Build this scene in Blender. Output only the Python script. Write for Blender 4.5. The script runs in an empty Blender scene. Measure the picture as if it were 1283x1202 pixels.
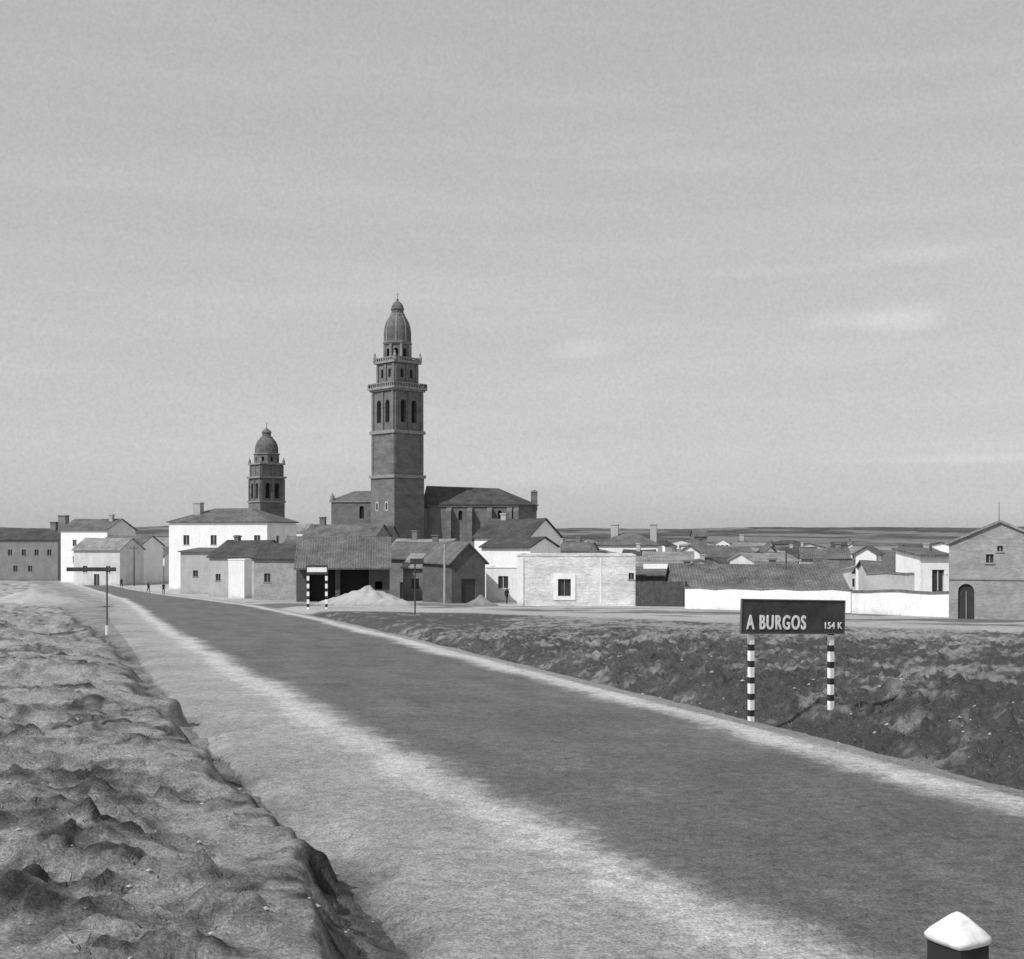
import bpy, math, random
import numpy as np
from mathutils import Vector, Matrix
random.seed(7); rng=np.random.RandomState(11)
scene=bpy.context.scene
F=1500.0; CU=641.5; VH=668.0; EYE=3.0
def X(u,d): return (u-CU)*d/F
def Z(v,d): return EYE+(VH-v)*d/F

# ---------------------------------------------------------------- noise
_T=rng.rand(256,256)
def vnoise(x,y):
    xi=np.floor(x).astype(int); yi=np.floor(y).astype(int)
    fx=x-xi; fy=y-yi
    fx=fx*fx*(3-2*fx); fy=fy*fy*(3-2*fy)
    a=_T[xi&255,yi&255]; b=_T[(xi+1)&255,yi&255]; c=_T[xi&255,(yi+1)&255]; d=_T[(xi+1)&255,(yi+1)&255]
    return (a*(1-fx)+b*fx)*(1-fy)+(c*(1-fx)+d*fx)*fy
def fbm(x,y,o=4):
    s=0;a=.5;t=0
    for i in range(o):
        s=s+a*vnoise(x*2**i+17.3*i,y*2**i+5.1*i); t+=a; a*=.55
    return s/t
def ss(a,b,x):
    t=np.clip((x-a)/(b-a),0,1); return t*t*(3-2*t)

# ---------------------------------------------------------------- road geometry in plan
_gy=np.arange(-60,700,0.5)
def curve(pts):
    ys=[p[0] for p in pts]; xs=[p[1] for p in pts]
    v=np.interp(_gy,ys,xs)
    s=(xs[1]-xs[0])/(ys[1]-ys[0]); m=_gy<ys[0]; v[m]=xs[0]+s*(_gy[m]-ys[0])
    k=np.ones(13)/13; vp=np.pad(v,6,mode='reflect',reflect_type='odd'); v=np.convolve(vp,k,'valid')
    return lambda y: np.interp(y,_gy,v)
xR=curve([(0,10.7),(15,6.42),(23.7,4.0),(32.7,1.28),(53.3,-4.8),(80,-13.2),(114,-24.8),(150,-39.5),(180,-54),(230,-79),(300,-117),(700,-350)])
xL=curve([(0,5.9),(9.35,2.35),(12.5,1.2),(16.1,-.3),(21,-2.2),(32.3,-6.5),(56.6,-15.3),(75.6,-22.3),(114,-35.5),(150,-48.5),(180,-61),(230,-84),(300,-121),(700,-354)])
xB=curve([(0,2.2),(9.35,-1.15),(12.2,-2.3),(24.4,-7.0),(50.3,-17),(100,-37.5),(184,-70),(230,-92),(300,-130),(700,-365)])

def base(y):
    y=np.maximum(y,-6.0)
    return np.where(y<150,-0.035*y,-5.25-1.75*(1-np.exp(-(np.maximum(y,150)-150)/50)))
def wobble(x,y): return (fbm(x*.9+3,y*.9)-.5)*.9+(fbm(x*.25,y*.25+9)-.5)*1.3
def H(x,y):
    x=np.asarray(x,float); y=np.asarray(y,float)
    z=base(y)
    wob=wobble(x,y)
    q=(xB(y)-x)*.93+wob+(fbm(x*3,y*3,2)-.5)*.25
    hb=.10+.36*ss(.30,.60,fbm(x*.22+40,y*.22,2)+.08)
    near=1-ss(60,160,y)
    z=z+ss(0,.34,q)*hb*near+ss(.3,9,q)*.45*near
    z=z-.12*np.exp(-((q+.35)/.30)**2)*near
    z=z+ss(3,26,q)*ss(35,120,y)*(1-ss(190,235,y))*1.9
    tus=np.maximum(fbm(x*2.6+9,y*3.0+4,4)-.52,0)
    z=z+ss(.0,1.4,q)*near*((fbm(x*.45,y*.6+50,2)-.5)*.42+(fbm(x*1.3+3,y*2.6)-.5)*.17+tus*.55+(fbm(x*6,y*8,3)-.5)*.13+(fbm(x*14,y*14,2)-.5)*.045)
    p=(x-xR(y))*.955+wob*.35
    a=y*.96+x*.28; c=x*.96-y*.28
    z=z-.34*np.exp(-((p-2.35)/.75)**2)*near+ss(3,4.5,p)*.10*near
    fld=ss(2.0,3.6,p)*(1-ss(48,75,y))
    z=z+fld*((fbm(c*.7+8,a*.35)-.5)*.40+(fbm(c*2.4,a*1.6)-.5)*.38+np.maximum(fbm(x*3+1,y*3+6,3)-.5,0)*.6+(fbm(x*7,y*7,3)-.5)*.26)
    sh=ss(1.3,2,(xL(y)-x))*(1-ss(-.3,0,q))
    z=z+sh*near*((fbm(x*3,y*3)-.5)*.06)
    r=np.sqrt(x*x+y*y)
    z=z+ss(1300,4200,r)*(2+44*fbm(x*.0011+4,y*.0007,3))+ss(450,900,r)*(fbm(x*.02,y*.012,3)-.45)*5
    return z
def h1(x,y): return float(H(np.array([x]),np.array([y]))[0])
pth_y=lambda x: np.interp(x,[-60,-3,12,26,60],[112,91,73,58,33])
def tone(x,y):
    near=1-ss(60,160,y)
    wob=wobble(x,y)
    q=(xB(y)-x)*.93+wob
    p=(x-xR(y))*.955+wob*.5
    t=np.full_like(x,.35)
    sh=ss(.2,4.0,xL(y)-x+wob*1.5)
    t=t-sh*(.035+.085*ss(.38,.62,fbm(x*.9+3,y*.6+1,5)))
    n=fbm(x*.42+11,y*.8+2,5)
    n2=fbm(x*2.2,y*5+7,4)
    n5=fbm(x*2.6+9,y*3.0+4,4)
    bank=.42-.22*ss(.52,.63,n*.55+n2*.45-.005)-.13*ss(.50,.60,n5)  # dark patches: grass clumps, plus the bank's shadows put into the tone
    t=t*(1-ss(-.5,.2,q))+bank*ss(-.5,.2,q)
    t=t-.13*np.exp(-((q+.25)/.35)**2)*near*ss(.35,.6,fbm(x*.5+70,y*.5,2)+.05)  # shade at the foot of the bank cut, darkened into the tone
    a=y*.96+x*.28; c=x*.96-y*.28
    fieldd=.080+.04*fbm(x*.8,y*.8)
    n3=fbm(c*.30+20,a*.14+60,5); n4=fbm(c*1.1+2,a*.8+1,5); n6=fbm(x*5,y*5,3)
    dpath=pth_y(x)-y
    up=ss(40,4,dpath)*ss(-3,8,x)
    patches=ss(.47,.60,n3*.3+n4*.4+n6*.3+.085*up-.03)
    fieldd=fieldd+patches*.22
    fieldd=fieldd+(.38-fieldd)*np.exp(-((dpath-9-wob*1.5)/1.6)**2)*ss(2,12,x)*.85
    m=ss(1.45,2.0,p)
    t=t*(1-m)+fieldd*m
    k=ss(0,2.5,-(dpath)+wob*2)*m
    t=t*(1-k)+(.44+.08*(fbm(x*.3,y*.3)-.5))*k
    k2=ss(.47,.56,fbm(x*.12+3,y*.4+1,4))*ss(9,12,-dpath)*(1-ss(30,45,-dpath))*m
    t=t*(1-k2)+.17*k2
    far=ss(230,420,y)
    ff=.085+.10*ss(.48,.6,fbm(x*.006+9,y*.0022+3,4))-.03*ss(.45,.6,fbm(x*.03,y*.008,3))
    t=t*(1-far)+ff*far
    return np.clip(t,.05,.6)

# ---------------------------------------------------------------- materials
def new_mat(name):
    m=bpy.data.materials.new(name); m.use_nodes=True
    nt=m.node_tree; b=nt.nodes['Principled BSDF']; b.inputs['Roughness'].default_value=.9
    b.inputs['Specular IOR Level'].default_value=.15
    return m,nt,b
def N(nt,t,**kw):
    n=nt.nodes.new(t)
    for k,v in kw.items(): setattr(n,k,v)
    return n
def noise(nt,vec,scale,detail=4,rough=.6):
    n=N(nt,'ShaderNodeTexNoise'); n.inputs['Scale'].default_value=scale; n.inputs['Detail'].default_value=detail; n.inputs['Roughness'].default_value=rough
    nt.links.new(vec,n.inputs['Vector']); return n.outputs['Fac']
def math_(nt,op,a,b=None,c=None):
    n=N(nt,'ShaderNodeMath',operation=op)
    for i,v in enumerate((a,b,c)):
        if v is None: continue
        if isinstance(v,(int,float)): n.inputs[i].default_value=v
        else: nt.links.new(v,n.inputs[i])
    return n.outputs[0]
def maprange(nt,v,a,b,c,d,smooth=False):
    n=N(nt,'ShaderNodeMapRange'); 
    if smooth: n.interpolation_type='SMOOTHSTEP'
    nt.links.new(v,n.inputs[0])
    for i,k in enumerate((a,b,c,d)): n.inputs[i+1].default_value=k
    return n.outputs[0]
def objcoord(nt,scale=(1,1,1)):
    tc=N(nt,'ShaderNodeTexCoord'); mp=N(nt,'ShaderNodeMapping'); mp.inputs['Scale'].default_value=scale
    nt.links.new(tc.outputs['Object'],mp.inputs['Vector']); return mp.outputs['Vector']
def bump(nt,b,h,strength,dist):
    n=N(nt,'ShaderNodeBump'); n.inputs['Strength'].default_value=strength; n.inputs['Distance'].default_value=dist
    nt.links.new(h,n.inputs['Height']); nt.links.new(n.outputs[0],b.inputs['Normal'])

def gritty(nt,vec,val,k=1.0):
    a=maprange(nt,noise(nt,vec,.7,4),.3,.7,1-.12*k,1+.12*k)
    c=maprange(nt,noise(nt,vec,6,6,.8),.3,.7,1-.42*k,1+.42*k)
    d=maprange(nt,noise(nt,vec,34,2,.8),.3,.7,1-.48*k,1+.48*k)
    v=math_(nt,'MULTIPLY',val,a); v=math_(nt,'MULTIPLY',v,c); return math_(nt,'MULTIPLY',v,d)

def ground_material():
    m,nt,b=new_mat('dry_earth')
    at=N(nt,'ShaderNodeAttribute',attribute_name='tone')
    vec=objcoord(nt)
    v=gritty(nt,vec,at.outputs['Fac'])
    nt.links.new(v,b.inputs['Base Color'])
    bump(nt,b,noise(nt,vec,5,7,.8),1.0,.16)
    return m
def road_material():
    m,nt,b=new_mat('worn_asphalt')
    at=N(nt,'ShaderNodeAttribute',attribute_name='edge')
    tn=N(nt,'ShaderNodeAttribute',attribute_name='tone')
    vec=objcoord(nt)
    n=noise(nt,vec,1.4,7,.75)
    n2=noise(nt,vec,.22,3,.5)
    e=math_(nt,'ADD',at.outputs['Fac'],math_(nt,'MULTIPLY',math_(nt,'SUBTRACT',n,.5),1.8))
    e=math_(nt,'ADD',e,math_(nt,'MULTIPLY',math_(nt,'SUBTRACT',n2,.5),1.2))
    mask=maprange(nt,e,-.35,.65,0,1,True)
    tc=N(nt,'ShaderNodeTexCoord'); mp=N(nt,'ShaderNodeMapping'); mp.inputs['Rotation'].default_value=(0,0,-.29); nt.links.new(tc.outputs['Object'],mp.inputs['Vector'])
    mp2=N(nt,'ShaderNodeMapping'); mp2.inputs['Scale'].default_value=(1.0,.16,1); nt.links.new(mp.outputs[0],mp2.inputs['Vector'])
    asp=maprange(nt,noise(nt,mp2.outputs[0],.8,3,.5),.3,.7,.112,.150)
    asp=math_(nt,'ADD',asp,maprange(nt,noise(nt,vec,.5,6,.78),.5,.75,0,.06))
    mix=N(nt,'ShaderNodeMix'); mix.data_type='FLOAT'
    nt.links.new(mask,mix.inputs[0]); nt.links.new(tn.outputs['Fac'],mix.inputs[2]); nt.links.new(asp,mix.inputs[3])
    ring=maprange(nt,math_(nt,'ABSOLUTE',math_(nt,'ADD',e,.3)),0,.75,.15,0,True)
    ring=math_(nt,'MULTIPLY',ring,maprange(nt,at.outputs['Fac'],-1.4,-.6,0,1,True))
    v=math_(nt,'ADD',mix.outputs[0],ring)
    v=gritty(nt,vec,v,1.0)
    nt.links.new(v,b.inputs['Base Color'])
    bump(nt,b,noise(nt,vec,7,6,.8),.9,.06)
    return m
def plaster(name,v,dirt=.25,sc=.6,bumpd=.02):
    m,nt,b=new_mat(name); vec=objcoord(nt,(1,1,.7))
    a=maprange(nt,noise(nt,vec,sc,6,.65),.3,.72,1-dirt,1+dirt*.25)
    c=maprange(nt,noise(nt,vec,sc*7,5,.7),.3,.7,.86,1.08)
    o=math_(nt,'MULTIPLY',math_(nt,'MULTIPLY',a,c),v)
    v2=objcoord(nt,(2.2,2.2,.18)); o=math_(nt,'MULTIPLY',o,maprange(nt,noise(nt,v2,1.2,5,.65),.55,.8,1,.82))
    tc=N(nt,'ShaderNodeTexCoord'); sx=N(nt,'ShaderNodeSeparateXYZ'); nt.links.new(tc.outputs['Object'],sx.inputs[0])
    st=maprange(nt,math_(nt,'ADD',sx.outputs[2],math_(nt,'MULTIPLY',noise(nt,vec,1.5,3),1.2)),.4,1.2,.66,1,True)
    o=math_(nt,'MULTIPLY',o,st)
    nt.links.new(o,b.inputs['Base Color']); bump(nt,b,noise(nt,vec,3,6,.75),.6,bumpd*2)
    return m
def brick(name,v,scale=1.0,mort=1.3):
    m,nt,b=new_mat(name)
    tc=N(nt,'ShaderNodeTexCoord'); sx=N(nt,'ShaderNodeSeparateXYZ'); nt.links.new(tc.outputs['Object'],sx.inputs[0])
    cb=N(nt,'ShaderNodeCombineXYZ'); nt.links.new(math_(nt,'ADD',sx.outputs[0],sx.outputs[1]),cb.inputs[0]); nt.links.new(sx.outputs[2],cb.inputs[1])
    br=N(nt,'ShaderNodeTexBrick'); nt.links.new(cb.outputs[0],br.inputs['Vector'])
    br.inputs['Scale'].default_value=scale
    br.inputs['Brick Width'].default_value=.32; br.inputs['Row Height'].default_value=.09; br.inputs['Mortar Size'].default_value=.012
    br.inputs['Color1'].default_value=(v,v,v,1); br.inputs['Color2'].default_value=(v*.8,)*3+(1,); br.inputs['Mortar'].default_value=(v*mort,)*3+(1,)
    bw=N(nt,'ShaderNodeRGBToBW'); nt.links.new(br.outputs['Color'],bw.inputs[0])
    vec=objcoord(nt,(1,1,2.2))
    a=maprange(nt,noise(nt,vec,.35,6,.7),.3,.7,.68,1.30)
    c=maprange(nt,noise(nt,vec,2.5,4,.7),.3,.7,.8,1.2)
    o=math_(nt,'MULTIPLY',math_(nt,'MULTIPLY',bw.outputs[0],a),c)
    nt.links.new(o,b.inputs['Base Color']); bump(nt,b,noise(nt,vec,5,4,.7),.4,.03)
    return m
def tiles(name,v,axis='X'):
    m,nt,b=new_mat(name); vec=objcoord(nt)
    w=N(nt,'ShaderNodeTexWave',bands_direction=axis); w.inputs['Scale'].default_value=1.1; w.inputs['Distortion'].default_value=2.5; w.inputs['Detail'].default_value=3; w.inputs['Detail Scale'].default_value=1.5
    nt.links.new(vec,w.inputs['Vector'])
    a=maprange(nt,noise(nt,vec,.45,6,.7),.3,.7,.55,1.45)
    c=maprange(nt,noise(nt,vec,3.5,5,.75),.3,.7,.65,1.35)
    o=math_(nt,'MULTIPLY',math_(nt,'MULTIPLY',a,c),maprange(nt,w.outputs['Fac'],0,1,v*.88,v*1.1))
    nt.links.new(o,b.inputs['Base Color']); bump(nt,b,math_(nt,'ADD',w.outputs['Fac'],noise(nt,vec,3,4,.7)),.6,.05)
    return m
def flat(name,v,rough=.7,var=.2,sc=3):
    m,nt,b=new_mat(name); vec=objcoord(nt); b.inputs['Roughness'].default_value=rough
    o=maprange(nt,noise(nt,vec,sc,5,.65),.3,.7,v*(1-var),v*(1+var))
    nt.links.new(o,b.inputs['Base Color']); return m
M=dict(
 ground=ground_material(), road=road_material(),
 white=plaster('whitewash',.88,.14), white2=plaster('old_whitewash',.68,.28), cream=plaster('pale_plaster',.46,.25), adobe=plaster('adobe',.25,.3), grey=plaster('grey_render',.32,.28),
 block=brick('pale_block_wall',.66,.6,1.1),
 brick=brick('brick',.18), brickd=brick('dark_and_shaded_brick',.10), brickl=brick('pale_brick',.31,1.0,1.15), church=brick('church_brick',.155,.6,1.2), churchtrim=flat('church_stone_trim',.24,.9,.3,1.0),
 tX=tiles('roof_tiles',.125,'X'), tY=tiles('roof_tiles_y',.125,'Y'), tdX=tiles('dark_roof_tiles',.07,'X'), tdY=tiles('dark_roof_tiles_y',.07,'Y'),
 tlX=tiles('pale_roof_tiles',.23,'X'), tlY=tiles('pale_roof_tiles_y',.23,'Y'), dome=tiles('dome_tiles',.13,'Z'),
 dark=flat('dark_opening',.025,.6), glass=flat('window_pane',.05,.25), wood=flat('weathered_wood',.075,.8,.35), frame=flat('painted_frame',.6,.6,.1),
 signdark=flat('sign_paint',.06,.55,.4,2.5), signwhite=flat('sign_white_paint',.8,.5,.15,8), black=flat('black_paint',.035,.5), metal=flat('pole_metal',.12,.6), cloth=flat('dark_cloth',.03,.9), skin=flat('skin',.35,.6,.05),
 capw=flat('weathered_white_paint',.74,.8,.22,14),
 grass=flat('dry_grass',.10,.9,.5,2), stone=flat('stones',.34,.9,.3,6), heap=plaster('heap_earth',.42,.25,1.0))

# ---------------------------------------------------------------- mesh helpers
class MB:
    def __init__(s): s.v=[]; s.f=[]
    def add(s,vs,fs):
        o=len(s.v); s.v+= [tuple(v) for v in vs]; s.f+=[tuple(i+o for i in f) for f in fs]
    def box(s,x0,x1,y0,y1,z0,z1):
        s.add([(x0,y0,z0),(x1,y0,z0),(x1,y1,z0),(x0,y1,z0),(x0,y0,z1),(x1,y0,z1),(x1,y1,z1),(x0,y1,z1)],
              [(0,3,2,1),(4,5,6,7),(0,1,5,4),(1,2,6,5),(2,3,7,6),(3,0,4,7)])
    def ring(s,prof,n,cx=0,cy=0,rot=0):
        o=len(s.v)
        for r,z in prof:
            for i in range(n):
                a=rot+2*math.pi*i/n; s.v.append((cx+r*math.cos(a),cy+r*math.sin(a),z))
        for j in range(len(prof)-1):
            for i in range(n):
                a=o+j*n+i; b=o+j*n+(i+1)%n
                s.f.append((a,b,b+n,a+n))
        s.f.append(tuple(o+i for i in reversed(range(n)))); k=o+(len(prof)-1)*n
        s.f.append(tuple(k+i for i in range(n)))
    def wall(s,A,D,W,z0,z1,ops,rev,pane):
        # split into storeys so that openings stacked above one another all stay open
        if not ops: return s._wall(A,D,W,z0,z1,ops,rev,pane)
        ops=sorted(ops,key=lambda o:o[2]); groups=[[ops[0]]]; top=ops[0][3]
        for o in ops[1:]:
            if o[2]>top+.05: groups.append([o]); top=o[3]
            else: groups[-1].append(o); top=max(top,o[3])
        zb=z0
        for i,g in enumerate(groups):
            zt=z1 if i==len(groups)-1 else (max(o[3] for o in g)+min(o[2] for o in groups[i+1]))/2
            s._wall(A,D,W,zb,zt,g,rev,pane); zb=zt
    def _wall(s,A,D,W,z0,z1,ops,rev,pane):
        nx,ny=-D[1],D[0]
        P=lambda t,z,dep=0:(A[0]+D[0]*t+nx*dep,A[1]+D[1]*t+ny*dep,z)
        ops=sorted(ops); t=0
        for (xc,w,zb,zt,arch) in ops:
            a,b=xc-w/2,xc+w/2
            s.add([P(t,z0),P(a,z0),P(a,z1),P(t,z1)],[(0,1,2,3)]); t=b
            if zb>z0: s.add([P(a,z0),P(b,z0),P(b,zb),P(a,zb)],[(0,1,2,3)])
            if arch:
                r=w/2; zs=zt-r; pts=[(xc-r*math.cos(math.pi*i/8),zs+r*math.sin(math.pi*i/8)) for i in range(9)]
            else: pts=[(a,zt),(b,zt)]
            for (p,q) in zip(pts[:-1],pts[1:]):
                s.add([P(p[0],p[1]),P(q[0],q[1]),P(q[0],z1),P(p[0],z1)],[(0,1,2,3)])
            loop=[(a,zb)]+pts+[(b,zb)]
            for (p,q) in zip(loop,loop[1:]+loop[:1]):
                s.add([P(p[0],p[1]),P(q[0],q[1]),P(q[0],q[1],rev),P(p[0],p[1],rev)],[(0,1,2,3)])
            if pane is not None:
                pane.add([P(a-.05,zb-.05,rev+.01),P(b+.05,zb-.05,rev+.01),P(b+.05,zt+.05,rev+.01),P(a-.05,zt+.05,rev+.01)],[(0,1,2,3)])
        s.add([P(t,z0),P(W,z0),P(W,z1),P(t,z1)],[(0,1,2,3)])
def obj(name,mb,mat,parent=None,smooth=False,loc=None):
    me=bpy.data.meshes.new(name); me.from_pydata(mb.v,[],mb.f); me.update()
    if smooth: me.polygons.foreach_set('use_smooth',[True]*len(me.polygons))
    o=bpy.data.objects.new(name,me); scene.collection.objects.link(o)
    if mat: me.materials.append(mat)
    if parent: o.parent=parent
    if loc: o.location=loc
    return o
def empty(name,loc,rot=0):
    e=bpy.data.objects.new(name,None); e.location=loc; e.rotation_euler=(0,0,rot); e.empty_display_size=.5
    scene.collection.objects.link(e); return e

# ---------------------------------------------------------------- terrain (one sheet)
def build_ground():
    S=[];s=3.0
    while s<9000: S.append(s); s*=1.006 if s<75 else (1.014 if s<450 else 1.025)
    S=np.array(S)
    tt=np.linspace(-1,1,820); T=np.sign(tt)*(np.abs(tt)*.58+1.05*np.abs(tt)**3)
    ty,tx=np.meshgrid(S,T,indexing='ij')
    y=ty-11.0; x=tx*ty
    z=H(x,y)
    ins=ss(.0,.5,x-(xL(y)-3.2))*ss(.2,.8,(xR(y)+1.0)-x)*(1-ss(300,320,y))
    z=z-.06*ins
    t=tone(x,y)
    nr,nc=x.shape
    me=bpy.data.meshes.new('ground')
    co=np.stack([x,y,z],-1).reshape(-1,3)
    idx=np.arange(nr*nc).reshape(nr,nc)
    q=np.stack([idx[:-1,:-1],idx[:-1,1:],idx[1:,1:],idx[1:,:-1]],-1).reshape(-1,4)
    me.vertices.add(len(co)); me.vertices.foreach_set('co',co.ravel())
    me.loops.add(q.size); me.loops.foreach_set('vertex_index',q.ravel())
    me.polygons.add(len(q)); me.polygons.foreach_set('loop_start',np.arange(0,q.size,4)); 
    me.update(calc_edges=True); me.validate()
    me.polygons.foreach_set('use_smooth',[True]*len(me.polygons))
    at=me.attributes.new('tone','FLOAT','POINT'); at.data.foreach_set('value',t.ravel())
    o=bpy.data.objects.new('ground',me); scene.collection.objects.link(o); me.materials.append(M['ground'])
build_ground()
def build_road():
    ys=np.concatenate([np.arange(-8,60,.3),np.arange(60,310,1.5)]); nc=52
    vs=[];ed=[];tn=[]
    a=xL(ys)-3.1; b=xR(ys)+.9
    for i in range(nc):
        k=i/(nc-1); x=a+(b-a)*k
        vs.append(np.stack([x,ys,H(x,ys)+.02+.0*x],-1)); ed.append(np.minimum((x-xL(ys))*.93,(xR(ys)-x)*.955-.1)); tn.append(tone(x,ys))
    V=np.stack(vs,1); E=np.stack(ed,1); TN=np.stack(tn,1)
    V[:,0,2]-=.05; V[:,-1,2]-=.05; V[:,1,2]-=.016; V[:,2,2]-=.008
    nr=len(ys); idx=np.arange(nr*nc).reshape(nr,nc)
    q=np.stack([idx[:-1,:-1],idx[:-1,1:],idx[1:,1:],idx[1:,:-1]],-1).reshape(-1,4)
    me=bpy.data.meshes.new('road'); me.from_pydata(V.reshape(-1,3).tolist(),[],q.tolist()); me.update()
    me.polygons.foreach_set('use_smooth',[True]*len(me.polygons))
    at=me.attributes.new('edge','FLOAT','POINT'); at.data.foreach_set('value',E.ravel())
    at=me.attributes.new('tone','FLOAT','POINT'); at.data.foreach_set('value',TN.ravel())
    o=bpy.data.objects.new('road',me); scene.collection.objects.link(o); me.materials.append(M['road'])
build_road()

def build_grass():
    n=90000
    y=4.5+ (rng.rand(n)**1.5)*60
    side=rng.rand(n)<.5
    off=rng.rand(n)**1.1
    x=np.where(side,xB(y)+.2-off*12,xR(y)+1.6+off*28)
    t=tone(x,y); keep=(t<.24)&(rng.rand(n)<.34)
    keep|=(rng.rand(n)<.008)
    x=x[keep];y=y[keep]; z=H(x,y)
    V=[];Fc=[]
    for X0,Y0,Z0 in zip(x,y,z):
        s=.4+random.random()**2*1.0
        right=X0>xR(Y0)
        for k in range(5):
            a=random.random()*6.28; r=.12*s*random.random(); lx=X0+r*math.cos(a); ly=Y0+r*math.sin(a)
            hh=(.085 if right else .045)*s*(.3+random.random()); b=random.random()*6.28; w=.005*s+.0003*Y0
            o=len(V); V+=[(lx-w*math.cos(b),ly-w*math.sin(b),Z0-.02),(lx+w*math.cos(b),ly+w*math.sin(b),Z0-.02),(lx+hh*1.2*math.cos(a),ly+hh*1.2*math.sin(a),Z0+hh)]
            Fc.append((o,o+1,o+2))
    mb=MB(); mb.v=V; mb.f=Fc; obj('grass',mb,M['grass'])
build_grass()
def build_stones():
    n=5200; y=4.5+(rng.rand(n)**1.6)*50
    side=rng.rand(n)<.6
    x=np.where(side,xL(y)-.3-rng.rand(n)*9,xR(y)+.5+rng.rand(n)*12)
    z=H(x,y); mb=MB()
    for X0,Y0,Z0 in zip(x,y,z):
        s=.007+.028*random.random()**5
        if X0>xR(Y0)+1.5: s*=2.0
        vs=[(X0+s*random.uniform(.7,1.3)*dx,Y0+s*random.uniform(.7,1.3)*dy,Z0+s*dz*random.uniform(.4,.8)) for dx,dy,dz in ((1,0,0),(0,1,0),(-1,0,0),(0,-1,0),(.1,0,1),(0,0,-1))]
        mb.add(vs,[(0,1,4),(1,2,4),(2,3,4),(3,0,4),(1,0,5),(2,1,5),(3,2,5),(0,3,5)])
    obj('roadside_stones',mb,M['stone'])
build_stones()

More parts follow.
